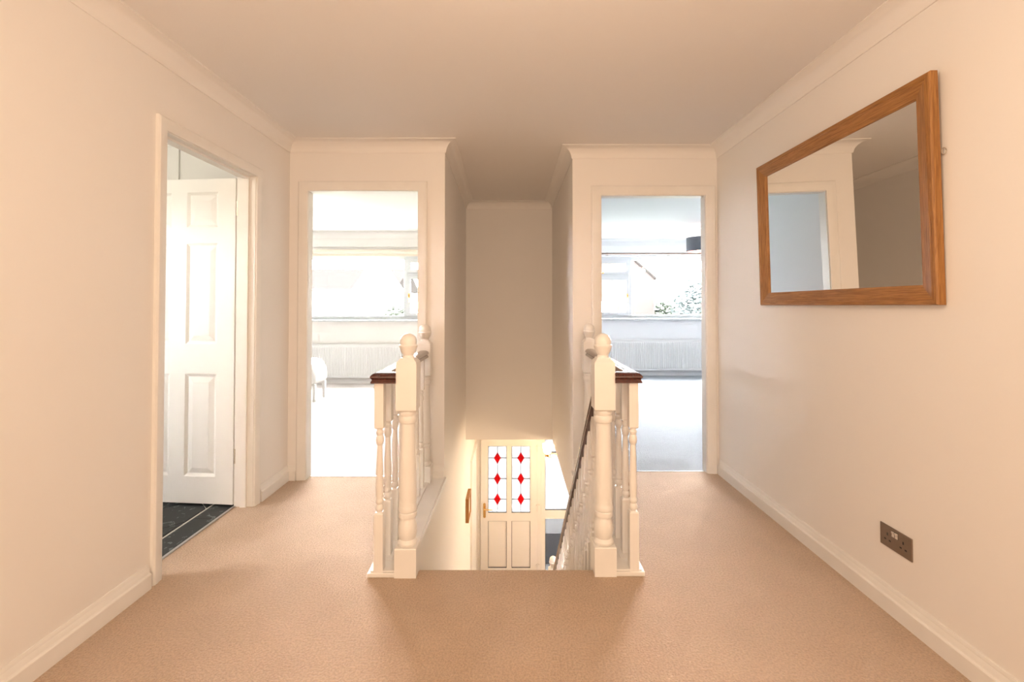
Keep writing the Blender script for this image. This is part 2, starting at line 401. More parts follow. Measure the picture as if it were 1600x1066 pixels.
# bedrooms
struct('wall_left_bedroom_window', wall_y(WLX, -0.6, YWL, YWL + .25, -0.0, ZC, [WIN_L]), 'pinkwall', 'white window wall of the left bedroom', 'wall')
struct('wall_left_bedroom_outer', MB().box(WLX - .12, WLX, YFL, YWL + .25, 0, ZC), 'pinkwall', 'white outer wall of the left bedroom', 'wall')
struct('wall_left_bedroom_inner', MB().box(-0.625, -0.6, YFL + TF, YWL, 0, ZC), 'pinkwall', 'white wall between left bedroom and stairwell', 'wall')
struct('wall_right_bedroom_window', wall_y(0.55, WRX, YWR, YWR + .25, 0, ZC, [WIN_R]), 'coolwall', 'white window wall of the right bedroom', 'wall')
struct('wall_right_bedroom_outer', MB().box(WRX, WRX + .12, YFR, YWR + .25, 0, ZC), 'coolwall', 'white outer wall of the right bedroom', 'wall')
struct('wall_right_bedroom_inner', MB().box(0.55, 0.64, YFR + TF, YWR, 0, ZC), 'coolwall', 'white wall between right bedroom and stairwell', 'wall')
# bathroom
struct('wall_bathroom_outer', wall_x(bx0 - .2, bx0, by0 - .1, YFL, 0, ZC, [WIN_B]), 'bathwall', 'white bathroom wall with the small window', 'wall')
struct('wall_bathroom_near', MB().box(bx0, XL - T, by0 - .1, by0, 0, ZC), 'bathwall', 'white near wall of the bathroom', 'wall')
struct('wall_bathroom_far', MB().box(bx0, XL - T, by1, YFL, 0, ZC).box(-2.285, -2.245, by1 - .012, by1, 0, ZC - .08), 'bathwall', 'white bathroom wall behind the open door', 'wall')

# ------------------------------------------------------------------ coving
c = 0.078
def cove_prof(c, z):
    return [(0, z - c), (0.005, z - c), (0.008, z - c + .005)] + [(c - (c - .008) * math.cos(a), z - c + (c - .006) * math.sin(a) + .0) for a in [i * math.pi / 2 / 8 for i in range(1, 9)]] + [(c + .004, z - .005), (c + .004, z), (0, z)]
path = [(XL, YB), (XL, YFL), (SLX, YFL), (-0.506, YS), (0.443, YS), (SRX, YFR), (XR, YFR), (XR, YB)]
struct('trim_4', MB().sweep(path, cove_prof(c, ZC), closed=True), 'wall', 'concave plaster coving around the landing and stairwell ceiling', 'coving')
struct('trim_5', MB().sweep([(0.64, YFR + TF), (0.64, YWR), (WRX, YWR), (WRX, YFR + TF)], cove_prof(.1, ZC)), 'coolwall', 'white coving along the right bedroom ceiling', 'coving')
struct('trim_6', MB().sweep([(WLX, YFL + TF), (WLX, YWL), (-0.625, YWL), (-0.625, YFL + TF)], cove_prof(.1, ZC)), 'pinkwall', 'white coving along the left bedroom ceiling', 'coving')
struct('trim_7', MB().sweep([(bx0, by0), (bx0, by1), (XL - T, by1), (XL - T, by0)], cove_prof(.07, ZC), closed=True), 'bathwall', 'white coving along the bathroom ceiling', 'coving')

# ------------------------------------------------------------------ skirting
def skirt_prof(h=0.1, t=0.021):
    return [(0, 0), (t, 0), (t, h * .60), (t * .88, h * .64), (t * .62, h * .66), (t * .55, h * .72), (t * .42, h * .84), (t * .36, h * .86), (t * .36, h * .93), (t * .22, h), (0, h)]
struct('baseboard_left', MB().sweep([(XL, YB), (XL, 1.952)], skirt_prof()), 'white', 'white moulded skirting along the left wall', 'skirting board')
struct('baseboard_left_corner', MB().sweep([(XL, 2.807), (XL, YFL), (-1.487, YFL)], skirt_prof()), 'white', 'short white skirting between bathroom and left bedroom doorways', 'skirting board')
struct('baseboard_right', MB().sweep([(XR, YFR - .02), (XR, YB)], skirt_prof()), 'white', 'white moulded skirting along the right wall', 'skirting board')
struct('baseboard_far_left', MB().sweep([(-0.546, YFL), (SLX, YFL)], skirt_prof()), 'white', 'stub of white skirting beside the left far newel', 'skirting board')
struct('baseboard_far_right', MB().sweep([(SRX, YFR), (0.497, YFR)], skirt_prof()), 'white', 'stub of white skirting beside the right far newel', 'skirting board')
struct('baseboard_left_bedroom', MB().sweep([(WLX, YWL), (-0.625, YWL)], skirt_prof(.07)), 'pinkwall', 'white skirting below the left bedroom radiator', 'skirting board')
struct('baseboard_right_bedroom', MB().sweep([(0.64, YWR), (WRX, YWR)], skirt_prof(.09)), 'coolwall', 'white skirting below the right bedroom radiator', 'skirting board')

# ------------------------------------------------------------------ door linings and architraves
def arch_prof(wd, t):    # cross-section: (offset outwards from opening edge, depth)
    return [(0, 0), (0, t * .55), (.006, t * .75), (wd * .45, t * .85), (wd * .6, t), (wd - .008, t), (wd, t * .7), (wd, 0)]
def architrave(name, kind_label, place, x0, x1, ztop, wd=.065, t=.018):
    # built in local (u along wall, v out of wall, z)
    mb = MB(); pr = arch_prof(wd, t); path = [(x0, 0), (x0, ztop), (x1, ztop), (x1, 0)]; m = len(pr); n0 = 0
    for k, (u, z) in enumerate(path):
        su = -1 if k < 2 else 1; sz = 0 if k in (0, 3) else 1
        for o, v in pr: mb.v.append(place(u + su * o, v, z + sz * o))
    for k in range(3):
        for j in range(m): jj = (j + 1) % m; mb.f.append((k * m + j, k * m + jj, (k + 1) * m + jj, (k + 1) * m + j))
    mb.f.append(tuple(range(m))); mb.f.append(tuple(3 * m + j for j in range(m)))
    return struct(name, mb, 'white', kind_label, 'architrave')
def lining_y(name, label, D, y0, y1, stopy):
    mb = MB(); t = .022
    mb.box(D[0], D[0] + t, y0, y1, 0, D[3]); mb.box(D[1] - t, D[1], y0, y1, 0, D[3]); mb.box(D[0] + t, D[1] - t, y0, y1, D[3] - t, D[3])
    return struct(name, mb, 'white', label, 'door lining')
lining_y('trim_8', 'white door lining inside the left bedroom doorway', DL, YFL - .001, YFL + TF + .001, YFL + .03)
lining_y('trim_9', 'white door lining inside the right bedroom doorway', DR, YFR - .001, YFR + TF + .001, YFR + .03)
architrave('trim_10', 'white architrave framing the left bedroom doorway', lambda u, v, z: (u, YFL - v, z), DL[0] + .020, DL[1] - .020, DL[3] - .019)
architrave('trim_11', 'white architrave framing the right bedroom doorway', lambda u, v, z: (u, YFR - v, z), DR[0] + .018, DR[1] - .018, DR[3] - .018, wd=.07)
architrave('trim_12', 'white architrave framing the bathroom doorway', lambda u, v, z: (XL + v, u, z), DB[0] + .016, DB[1] - .016, DB[3] - .016, wd=.055)
mb = MB(); t = .02
mb.box(XL - T - .001, XL + .001, DB[0], DB[0] + t, 0, DB[3]); mb.box(XL - T - .001, XL + .001, DB[1] - t, DB[1], 0, DB[3]); mb.box(XL - T - .001, XL + .001, DB[0] + t, DB[1] - t, DB[3] - t, DB[3])
for a, b in ((DB[0] + t, DB[0] + t + .012), (DB[1] - t - .012, DB[1] - t)): mb.box(XL - .07, XL - .035, a, b, 0, DB[3] - t)
mb.box(XL - .07, XL - .035, DB[0] + t + .012, DB[1] - t - .012, DB[3] - t - .012, DB[3] - t)
struct('trim_13', mb, 'white', 'white door lining inside the bathroom doorway', 'door lining')

# ------------------------------------------------------------------ bathroom door (six panels, open inwards)
HX, HY = -1.668, 2.737
ang = math.radians(180 - 5.0)
Rz = Matrix.Translation((HX, HY, 0)) @ Matrix.Rotation(ang, 4, 'Z')     # local +u along the leaf away from the hinge; local -v is the far side
door = thing('door_1', (HX, HY, 0), 'white six-panel bathroom door standing open', 'door', kind='structure')
W_, TH, Z0, Z1 = 0.728, 0.038, 0.012, 1.972
us = [0, .112, .314, .414, .616, W_]
rows = [(.173, .788), (.968, 1.578), (1.676, 1.891)]
mb = MB()
for a, b in ((0, .112), (.314, .414), (.616, W_)): mb.box(a, b, -TH, 0, Z0, Z1)
zz = [Z0, .173, .788, .968, 1.578, 1.676, 1.891, Z1]
for a, b in ((.112, .314), (.414, .616)):
    for k in range(0, 8, 2): mb.box(a, b, -TH, 0, zz[k], zz[k + 1])
obj('leaf', mb.xform(Rz), 'doorw', door, smooth=0)
for a, b in ((.112, .314), (.414, .616)):
    for z0, z1 in rows:
        mb = MB()
        for s in (0, 1):
            lv = [(0, 0), (.016, .009), (.02, .009), (.05, .002)]
            n = len(mb.v)
            for ins, dep in lv:
                v = -dep if s == 0 else -TH + dep
                mb.v += [(a + ins, v, z0 + ins), (b - ins, v, z0 + ins), (b - ins, v, z1 - ins), (a + ins, v, z1 - ins)]
            for k in range(3):
                for i in range(4): j = (i + 1) % 4; mb.f.append((n + 4 * k + i, n + 4 * k + j, n + 4 * k + 4 + j, n + 4 * k + 4 + i))
            mb.f.append(tuple(n + 12 + i for i in range(4)))
        obj('panel', mb.xform(Rz), 'doorw', door, smooth=0)
for z in (1.79, .30):
    mb = MB()
    for k in range(5): mb.lathe([(.0065, z - .045 + k * .018), (.0065, z - .045 + k * .018 + .0165)], -1.660, 2.7415, 10)
    
    obj('hinge', mb, 'hinge', door)

# ------------------------------------------------------------------ balustrades
R2 = math.sqrt(2)
def newel_mesh():
    mb = MB()
    mb.frust(0, 0, [(.0485, 0), (.0485, .124), (.046, .128)])
    mb.lathe([(.040, .128), (.044, .132), (.045, .141), (.041, .150), (.037, .156), (.041, .175), (.0425, .195), (.040, .222), (.034, .240), (.032, .248),
              (.040, .252), (.0415, .262), (.040, .272), (.036, .276), (.041, .280), (.042, .291), (.040, .302), (.0385, .306), (.0405, .34), (.040, .40), (.0375, .50), (.0345, .60), (.0335, .672),
              (.040, .675), (.0425, .686), (.0425, .698), (.038, .706), (.040, .712), (.041, .720), (.036, .727), (.034, .733)], seg=28)
    mb.frust(0, 0, [(.038, .728), (.046, .735), (.046, .938), (.044, .948), (.034, .958), (.030, .966)])
    return mb
def ball_mesh():
    return MB().lathe([(.030, .962), (.026, .970), (.024, .976), (.029, .984), (.035, .996), (.0385, 1.010), (.0410, 1.014), (.0415, 1.020), (.0395, 1.023), (.0365, 1.026),
                       (.0375, 1.036), (.036, 1.048), (.031, 1.060), (.021, 1.069), (.010, 1.073), (0, 1.074)], seg=28)
def bal_profile(z0, z1):
    """turned spindle between z0 and z1 (square ends, turned middle)"""
    h = .0205; k = (z1 - z0) / .84
    a = z0 + .262 * k if k > .9 else z0 + .16; b = z1 - .21 * k if k > .9 else z1 - .16
    L = b - a
    mb = MB().frust(0, 0, [(h, z0), (h, a - .006), (.016, a)])
    mb.lathe([(.013, a), (.013, a + .004), (.018, a + .010), (.0195, a + .018), (.017, a + .028), (.0125, a + .034), (.017, a + .040), (.0185, a + .048), (.016, a + .056), (.0145, a + .062),
              (.0172, a + .085), (.0175, a + .12), (.0155, a + L * .55), (.0125, b - .085), (.0115, b - .075), (.0165, b - .066), (.019, b - .052), (.017, b - .038), (.0125, b - .030), (.017, b - .020), (.0175, b - .014), (.013, b - .006), (.013, b)], seg=14)
    mb.frust(0, 0, [(.016, b), (h, b + .006), (h, z1)])
    return mb
def rail_prof(zt, w=.036, h=.046):     # around centre offset 0
    half = [(0, zt), (.018, zt - .001), (.028, zt - .006), (.035, zt - .014), (.036, zt - .021), (.031, zt - .026), (.029, zt - .031), (.031, zt - .036), (.034, zt - .040), (.034, zt - h)]
    return half + [(-x, z) for x, z in half[::-1] if x > 0]
ZR = .902
NB = 8
newel_me = ball_me = bal_me = None
def landing_balustrade(label, xr, xn, ynear, yfar, ybal, side):
    """xr rail line, xn front newel, side -1 left / +1 right"""
    global newel_me, ball_me, bal_me
    root = thing('landing_balustrade', (xr, ynear, 0), label, 'balustrade', 'balustrades beside the stairwell')
    def put_newel(x, y):
        global newel_me, ball_me
        if newel_me is None:
            n = obj('newel_post', newel_mesh().xform(Matrix.Translation((x, y, 0))), 'white', root)
            b = obj('ball_cap', ball_mesh().xform(Matrix.Translation((x, y, 0))), 'white', n); newel_me, ball_me = n, b
        else:
            n = copy_part(newel_me, (x, y, 0), root); b = copy_part(ball_me, (x, y, .962), n)
        return n
    put_newel(xn, ynear + .022); put_newel(xr, yfar)
    x_in = xn - side * -.03 if False else xn
    # handrail: short return from the front newel, then back to the far newel
    pth = [(xn + side * .044, ynear), (xr, ynear), (xr, yfar - .045)]
    obj('handrail', MB().sweep(pth, rail_prof(ZR)), 'rail', root)
    for y in ybal:
        if bal_me is None:
            bal_me = obj('baluster', bal_profile(.018, ZR - .04).xform(Matrix.Translation((xr, y, 0))), 'white', root)
        else: copy_part(bal_me, (xr, y, .018), root)
    return root
ybl = [2.050 + .131 * k for k in range(NB)]
left_b = landing_balustrade('white spindle balustrade with dark handrail in front of the left bedroom', -0.592, -0.471, 2.05, 3.093, ybl, -1)
right_b = landing_balustrade('white spindle balustrade with dark handrail in front of the right bedroom', 0.545, 0.415, 2.06, 3.218, [2.062 + .1385 * k for k in range(NB)], 1)
def base_plate(root, x_out, x_in, xnew, y0, y1):
    lo, hi = min(x_out, x_in), max(x_out, x_in); s = 1 if x_in > x_out else -1
    mb = MB()
    mb.box(lo, hi, y0 + .10, y1, 0.001, .020)
    a, b = sorted((x_out, xnew - s * .0485)); mb.box(a, b, y0, y0 + .10, 0.001, .020)
    a, b = sorted((x_out + s * .012, xnew - s * .0485)); mb.box(a, b, y0 + .008, y0 + .10, .020, .027)
    a, b = sorted((x_out + s * .012, x_out + s * .085)); mb.box(a, b, y0 + .10, y1 - .02, .020, .027)
    a, b = sorted((x_in, x_in + s * .012)); mb.box(a, b, y0 + .10, y1, -.012, .020)
    obj('base_plate', mb, 'white', root, smooth=0, bevel=.003)
base_plate(left_b, -.640, SLX + .004, -.471, 2.026, YFL)
base_plate(right_b, .590, SRX - .006, .415, 2.036, YFR)

# ------------------------------------------------------------------ stairs
RISE, GO, NS = .2, .205, 12
st = thing('staircase', (0, YN, ZG), 'carpeted straight stairs running down to the front door', 'staircase')
SX0, SX1 = SLX + .026, .395
for k in range(1, NS + 1):
    y0 = YN + GO * (k - 1); zt = -RISE * k
    mb = MB().box(SX0, SX1, y0, y0 + GO + .012, zt - .03, zt); mb.box(SX0, SX1, y0, y0 + .012, zt, zt + RISE - .03)
    obj('step', mb, 'carpet', st, smooth=0, bevel=.008)
SL = RISE / GO
def string(x0, x1, up, dn, y0, y1):
    f = lambda y: -(y - YN) * SL
    return MB().prism_x([(y0, f(y0) + up), (y0, max(f(y0) - dn, -.24)), (y1, max(f(y1) - dn, ZG)), (y1, f(y1) + up)], x0, x1)
obj('string_board', string(SLX + .002, SLX + .026, .095, .22, 2.1315, YN + GO * NS + .08), 'white', st, smooth=0)
obj('string_board', string(.397, .432, .045, .25, 2.1315, YN + GO * NS + .06), 'white', st, smooth=0)
# stair balustrade
XB = .415
sb = thing('stair_balustrade', (XB, YN + .06, -.2), 'sloping white spindle balustrade with dark handrail down the stairs', 'balustrade', 'balustrades beside the stairwell')
f = lambda y: -(y - YN) * SL
YB0, YB1 = 2.128, 4.585
railc = lambda y: f(y) + .87
pr = rail_prof(0)
mb = MB()
for y in (YB0, YB1):
    for o, z in pr: mb.v.append((XB + o, y, railc(y) + z * 1.35 + .03))
m = len(pr)
for j in range(m): mb.f.append((j, (j + 1) % m, m + (j + 1) % m, m + j))
mb.f.append(tuple(range(m))); mb.f.append(tuple(range(m, 2 * m)))
obj('handrail', mb, 'rail', sb)
proto = None
for k in range(23):
    y = 2.19 + k * .1035
    z0 = f(y) + .03; z1 = railc(y) - .005
    if proto is None: proto = obj('baluster', bal_profile(z0, z1).xform(Matrix.Translation((XB, y, 0))), 'white', sb)
    else: copy_part(proto, (XB, y, z0), sb)
nb = copy_part(newel_me, (XB, 4.635, -2.402), sb); copy_part(ball_me, (XB, 4.635, -2.402 + .962), nb)
obj('newel_foot', MB().frust(XB, 4.635, [(.0485, ZG), (.0485, -2.40)]), 'white', sb, smooth=0)
# landing edge fascia (right)
struct('trim_14', MB().box(SRX - .012, SRX - .0005, YN + .1, YFR, ZL - .01, -.014), 'white', 'white fascia board on the right edge of the stairwell', 'fascia board')

# ------------------------------------------------------------------ front door and side light
fd = thing('door_2', (0, YD, ZG), 'cream half-glazed front door with red diamond leaded glass', 'door', kind='structure')
y0, y1 = YD + .03, YD + .10
mb = MB(); mb.box(-.50, -.437, y0, y1, ZG, -.56); mb.box(-.437, 1.15, y0, y1, -.625, -.56); mb.box(.352, .41, y0, y1, ZG, -.625); mb.box(-.437, .352, y0, y1, ZG, ZG + .02)
obj('outer_frame', mb, 'upvcd', fd, smooth=0, bevel=.004)
mb = MB(); ya, yb = YD + .012, YD + .07
xs = [(-.437, -.335), (-.075, -.006), (.255, .352)]
for a, b in xs: mb.box(a, b, ya, yb, ZG + .021, -.626)
for a, b in ((-.335, -.075), (-.006, .255)):
    for z0, z1 in ((ZG + .02, -2.461), (-1.809, -1.696), (-.767, -.625)): mb.box(a, b, ya, yb, z0, z1)
leaf = obj('leaf', mb, 'upvcd', fd, smooth=0)
for a, b in ((-.335, -.075), (-.006, .255)):
    obj('lower_panel', MB().box(a, b, ya + .016, yb - .01, -2.461, -1.809), 'upvcd', fd, smooth=0)
    gk = MB()
    for z0, z1 in ((-2.461, -1.809), (-1.696, -.767)):
        t = .006
        gk.box(a, a + t, ya + .008, ya + .016, z0, z1); gk.box(b - t, b, ya + .008, ya + .016, z0, z1)
        gk.box(a, b, ya + .008, ya + .016, z0, z0 + t * 1.6); gk.box(a, b, ya + .008, ya + .016, z1 - t, z1)
    obj('glazing_seal', gk, 'gasket', fd, smooth=0)
    pn = obj('glass_pane', MB().box(a + .004, b - .004, ya + .022, ya + .028, -1.692, -.771), 'frost', fd, smooth=0)
    cx = -.205 if a < -.1 else .1245
    for zc in (-.938, -1.226, -1.512):
        obj('red_diamond', MB().prism_y([(cx, zc - .083), (cx + .049, zc), (cx, zc + .083), (cx - .049, zc)], ya + .016, ya + .021), 'red', pn, smooth=0, label='red stained glass diamond')
        ld = MB().box(a + .004, cx - .044, ya + .016, ya + .021, zc - .005, zc + .005).box(cx + .044, b - .004, ya + .016, ya + .021, zc - .005, zc + .005)
        obj('lead_came', ld, 'lead', pn, smooth=0)
    ld = MB(); edges = [-1.692, -1.59, -1.434, -1.304, -1.148, -1.016, -.86, -.771]
    for k in range(0, 8, 2): ld.box(cx - .004, cx + .004, ya + .016, ya + .021, edges[k], edges[k + 1])
    obj('lead_came', ld, 'lead', pn, smooth=0)
hd = obj('handle_plate', MB().prism_y([(-.385 + .018 * math.cos(t), -1.66 + (.085 if math.sin(t) > 0 else -.085) + .018 * math.sin(t)) for t in [i * math.pi / 8 for i in range(16)]], ya - .008, ya), 'brass', fd, bevel=.002)
obj('lever', MB().tube([(-.385, ya - .004, -1.625), (-.385, ya - .05, -1.625), (-.365, ya - .055, -1.625), (-.30, ya - .055, -1.632), (-.27, ya - .05, -1.634)], [.010, .010, .010, .008, .006], 10), 'brass', hd)
for z in (-.80, -1.62, -2.44):
    obj('hinge', MB().box(.335, .385, ya - .012, ya, z - .035, z + .035).lathe([(.009, z - .05), (.009, z + .05)], .357, ya - .014, 12), 'upvcd', fd)
sl = thing('window_1', (.75, YD, ZG), 'cream-framed side light window right of the front door', 'window', kind='structure')
mb = MB(); mb.box(.41, .4635, y0, y1, ZG, -.615); mb.box(1.09, 1.15, y0, y1, ZG, -.615)
for z0, z1 in ((ZG, ZG + .07), (-1.784, -1.671), (-.665, -.615), (-.885, -.868)): mb.box(.4635, 1.09, y0, y1, z0, z1)
obj('frame', mb, 'upvcd', sl, smooth=0)
for z0, z1, mm in ((-.868, -.665, 'frost'), (-1.671, -.885, 'frost'), (ZG + .07, -1.784, 'tint')):
    obj('pane', MB().box(.4635, 1.09, y0 + .03, y0 + .036, z0, z1), mm, sl, smooth=0)
    obj('glazing_seal', MB().box(.4635, .4695, y0 + .016, y0 + .03, z0, z1).box(.4695, 1.09, y0 + .016, y0 + .03, z0, z0 + .009), 'gasket', sl, smooth=0)
# white hall door in the left wall below
hdoor = thing('door_3', (-.51, 5.98, ZG), 'white internal door in the left hall wall beside the front door', 'door', kind='structure')
obj('leaf', MB().box(-.513, -.492, 5.66, 6.33, ZG, -.76), 'doorw', hdoor, smooth=0)
obj('door_frame', MB().box(-.515, -.485, 5.60, 5.655, ZG, -.70).box(-.515, -.485, 6.335, 6.385, ZG, -.70).box(-.515, -.485, 5.655, 6.335, -.755, -.70), 'white', hdoor, smooth=0)

# ------------------------------------------------------------------ bedroom and bathroom windows
def casement_window(name, label, x0, x1, z0, z1, yi, fixed, opening, zt, hside, sill_label):
    """yi inner wall face; fixed (xa,xb) fixed lights; opening (xa,xb) lights with top vent and side casement"""
    y0, y1 = yi + .09, yi + .16; t = .055
    root = thing(name, ((x0 + x1) / 2, yi, z0), label, 'window', kind='structure')
    mb = MB(); mb.box(x0, x1, y0, y1, z0, z0 + t); mb.box(x0, x1, y0, y1, z1 - t, z1); mb.box(x0, x0 + t, y0, y1, z0 + t, z1 - t); mb.box(x1 - t, x1, y0, y1, z0 + t, z1 - t)
    cuts = sorted({round(v, 4) for p in fixed + opening for v in p} - {round(x0 + t, 4), round(x1 - t, 4)})
    for a, b in zip(cuts[::2], cuts[1::2]): mb.box(a, b, y0, y1, z0 + t, z1 - t)
    for a, b in opening: mb.box(a, b, y0, y1, zt - .02, zt + .03)
    obj('window_frame', mb, 'upvc', root, smooth=0, bevel=.004)
    for a, b in fixed:
        obj('pane', MB().box(a, b, y0 + .03, y0 + .034, z0 + t, z1 - t), 'pane', root, smooth=0)
    for a, b in opening:
        for k, (za, zb) in enumerate(((z0 + t, zt - .02), (zt + .03, z1 - t))):
            e = .05; cs = MB().box(a, b, y0 - .018, y0 + .03, za, za + e).box(a, b, y0 - .018, y0 + .03, zb - e, zb).box(a, a + e, y0 - .018, y0 + .03, za + e, zb - e).box(b - e, b, y0 - .018, y0 + .03, za + e, zb - e)
            co = obj('casement', cs, 'upvc', root, smooth=0, bevel=.004)
            obj('pane', MB().box(a + e, b - e, y0 + .002, y0 + .006, za + e, zb - e), 'pane', co, smooth=0)
            g = .006; obj('glazing_seal', MB().box(a + e, a + e + g, y0 - .004, y0 + .002, za + e, zb - e).box(b - e - g, b - e, y0 - .004, y0 + .002, za + e, zb - e).box(a + e, b - e, y0 - .004, y0 + .002, zb - e - g, zb - e), 'gasket', co, smooth=0)
            if k == 0:
                hx = b - .025 if hside > 0 else a + .025; hz = (za + zb) / 2 - .02
                obj('handle', MB().box(hx - .011, hx + .011, y0 - .024, y0 - .018, hz - .03, hz + .06).tube([(hx, y0 - .02, hz + .04), (hx, y0 - .05, hz + .04), (hx, y0 - .052, hz - .01), (hx, y0 - .05, hz - .08)], .008, 8), 'brass', co)
            else:
                hx = (a + b) / 2; hz = za + .025
                obj('handle', MB().box(hx - .05, hx + .05, y0 - .024, y0 - .018, hz - .011, hz + .011).tube([(hx + .04, y0 - .02, hz), (hx + .04, y0 - .05, hz), (hx - .02, y0 - .052, hz), (hx - .11, y0 - .05, hz + .005)], .008, 8), 'brass', co)
    obj('window_sill', MB().box(x0 - .04, x1 + .04, yi - .05, y0, z0 - .03, z0 + .0), 'upvc', root, smooth=0, bevel=.005)
    return root
casement_window('window_2', 'wide white window with brass handles in the left bedroom', WIN_L[0], WIN_L[1], WIN_L[2], WIN_L[3], YWL,
                [(WIN_L[0] + .055, -1.70)], [(-1.64, WIN_L[1] - .055)], 1.69, -1, '')
casement_window('window_3', 'wide white window with brass handles in the right bedroom', WIN_R[0], WIN_R[1], WIN_R[2], WIN_R[3], YWR,
                [(2.09, WIN_R[1] - .055)], [(WIN_R[0] + .055, 2.035)], 1.72, 1, '')
wb = thing('window_4', (bx0, (WIN_B[0] + WIN_B[1]) / 2, WIN_B[2]), 'small white bathroom window in the outer wall', 'window', kind='structure')
xa, xb = bx0 - .14, bx0 - .08; e = .05
obj('window_frame', MB().box(xa, xb, WIN_B[0], WIN_B[1], WIN_B[2], WIN_B[2] + e).box(xa, xb, WIN_B[0], WIN_B[1], WIN_B[3] - e, WIN_B[3]).box(xa, xb, WIN_B[0], WIN_B[0] + e, WIN_B[2] + e, WIN_B[3] - e).box(xa, xb, WIN_B[1] - e, WIN_B[1], WIN_B[2] + e, WIN_B[3] - e), 'upvc', wb, smooth=0)
obj('pane', MB().box(xa + .02, xa + .024, WIN_B[0] + e, WIN_B[1] - e, WIN_B[2] + e, WIN_B[3] - e), 'pane', wb, smooth=0)

# ------------------------------------------------------------------ radiators
def radiator(label, x0, x1, z0, z1, yw):
    root = thing('radiator', ((x0 + x1) / 2, yw - .06, 0), label, 'radiator', 'ribbed panel radiators below the bedroom windows')
    yf = yw - .095; p = .037; n = int((x1 - x0 - .04) / p)
    mb = MB().box(x0, x1, yf + .008, yf + .016, z0, z1)
    obj('panel', mb, 'rad', root, smooth=0)
    ribs = MB()
    for k in range(n):
        a = x0 + .02 + k * p
        ribs.add([(a, yf + .008, z0 + .03), (a + .006, yf, z0 + .045), (a + .019, yf, z0 + .045), (a + .025, yf + .008, z0 + .03),
                  (a, yf + .008, z1 - .03), (a + .006, yf, z1 - .045), (a + .019, yf, z1 - .045), (a + .025, yf + .008, z1 - .03)],
                 [(0, 1, 5, 4), (1, 2, 6, 5), (2, 3, 7, 6), (0, 3, 2, 1), (4, 5, 6, 7)])
    o = obj('ribs', ribs, 'rad', root, smooth=0); o['kind'] = 'stuff'
    obj('back_panel', MB().box(x0, x1, yf + .06, yf + .068, z0, z1), 'rad', root, smooth=0)
    obj('grille', MB().box(x0, x1, yf + .006, yf + .07, z1, z1 + .012), 'rad', root, smooth=0, bevel=.004)
    obj('side_cover', MB().box(x0 - .003, x0, yf + .008, yf + .07, z0, z1), 'rad', root, smooth=0)
    obj('side_cover', MB().box(x1, x1 + .003, yf + .008, yf + .07, z0, z1), 'rad', root, smooth=0)
    for x in (x0 + .2, x1 - .2): obj('bracket', MB().box(x - .015, x + .015, yf + .068, yw - .002, z0 + .05, z1 - .05), 'rad', root, smooth=0)
    for x in (x0 - .03, x1 + .03): obj('valve', MB().lathe([(.008, 0), (.008, z0 + .02), (.014, z0 + .03), (.014, z0 + .07), (0, z0 + .08)], x, yf + .04, 12), 'rad', root)
radiator('white ribbed radiator below the left bedroom window', -3.35, -1.1, .10, .60, YWL)
radiator('white ribbed radiator below the right bedroom window', 1.2, 3.7, .10, .61, YWR)

# ------------------------------------------------------------------ curtain pole, blind
cp = thing('curtain_pole', (2.56, YWR - .08, 2.085), 'slim dark curtain pole above the right bedroom window', 'curtain pole')
obj('pole', MB().tube([(.85, YWR - .08, 2.092), (4.3, YWR - .08, 2.092)], .014, 12), 'pole', cp)
for x in (1.64, 2.70, 3.8):
    obj('bracket', MB().tube([(x, YWR, 2.092), (x, YWR - .085, 2.092)], .010, 8).box(x - .022, x + .022, YWR - .01, YWR, 2.065, 2.12), 'alu', cp)
obj('finial', MB().lathe([(0, -.03), (.022, -.015), (.022, .015), (0, .03)], seg=12).xform(Matrix.Translation((.85, YWR - .08, 2.092))), 'pole', cp)
bl = thing('roller_blind', (-2.48, YWL - .04, 2.02), 'cream roller blind rolled up above the left bedroom window', 'blind')
obj('roll', MB().tube([(-3.98, YWL - .045, 2.035), (-.98, YWL - .045, 2.035)], .036, 16), 'blind', bl)
obj('hem_bar', MB().box(-3.97, -.99, YWL - .05, YWL - .04, 1.965, 2.0), 'blind', bl, smooth=0)
for x in (-4.0, -.98): obj('bracket', MB().box(x, x + .02, YWL - .09, YWL, 1.99, 2.08), 'upvc', bl, smooth=0)
struct('trim_15', MB().box(-4.1, -.9, YWL - .03, YWL, 2.112, 2.128), 'pinkwall', 'thin white rail on the wall above the left bedroom blind', 'rail')

# ------------------------------------------------------------------ pendant lamp in the right bedroom
px, py = 2.705, 6.57
pl = thing('pendant_lamp', (px, py, 1.98), 'grey drum pendant lamp with copper lining in the right bedroom', 'lamp')
obj('ceiling_rose', MB().lathe([(.045, ZC - .022), (.05, ZC - .012), (.05, ZC)], px, py, 20), 'upvc', pl)
obj('flex', MB().tube([(px, py, ZC - .02), (px, py, 2.10)], .004, 8), 'upvc', pl)
mb = MB(); n = 36
for r, z in ((.172, 1.985), (.172, 2.185), (.168, 2.185), (.168, 1.985)): mb.v += [(px + r * math.cos(2 * math.pi * i / n), py + r * math.sin(2 * math.pi * i / n), z) for i in range(n)]
for i in range(n):
    j = (i + 1) % n; mb.f += [(i, j, n + j, n + i), (n + i, n + j, 2 * n + j, 2 * n + i), (3 * n + i, 3 * n + j, j, i)]
obj('shade', mb, 'shade', pl)
mb = MB()
for r, z in ((.1675, 1.986), (.1675, 2.184), (.165, 2.184), (.165, 1.986)): mb.v += [(px + r * math.cos(2 * math.pi * i / n), py + r * math.sin(2 * math.pi * i / n), z) for i in range(n)]
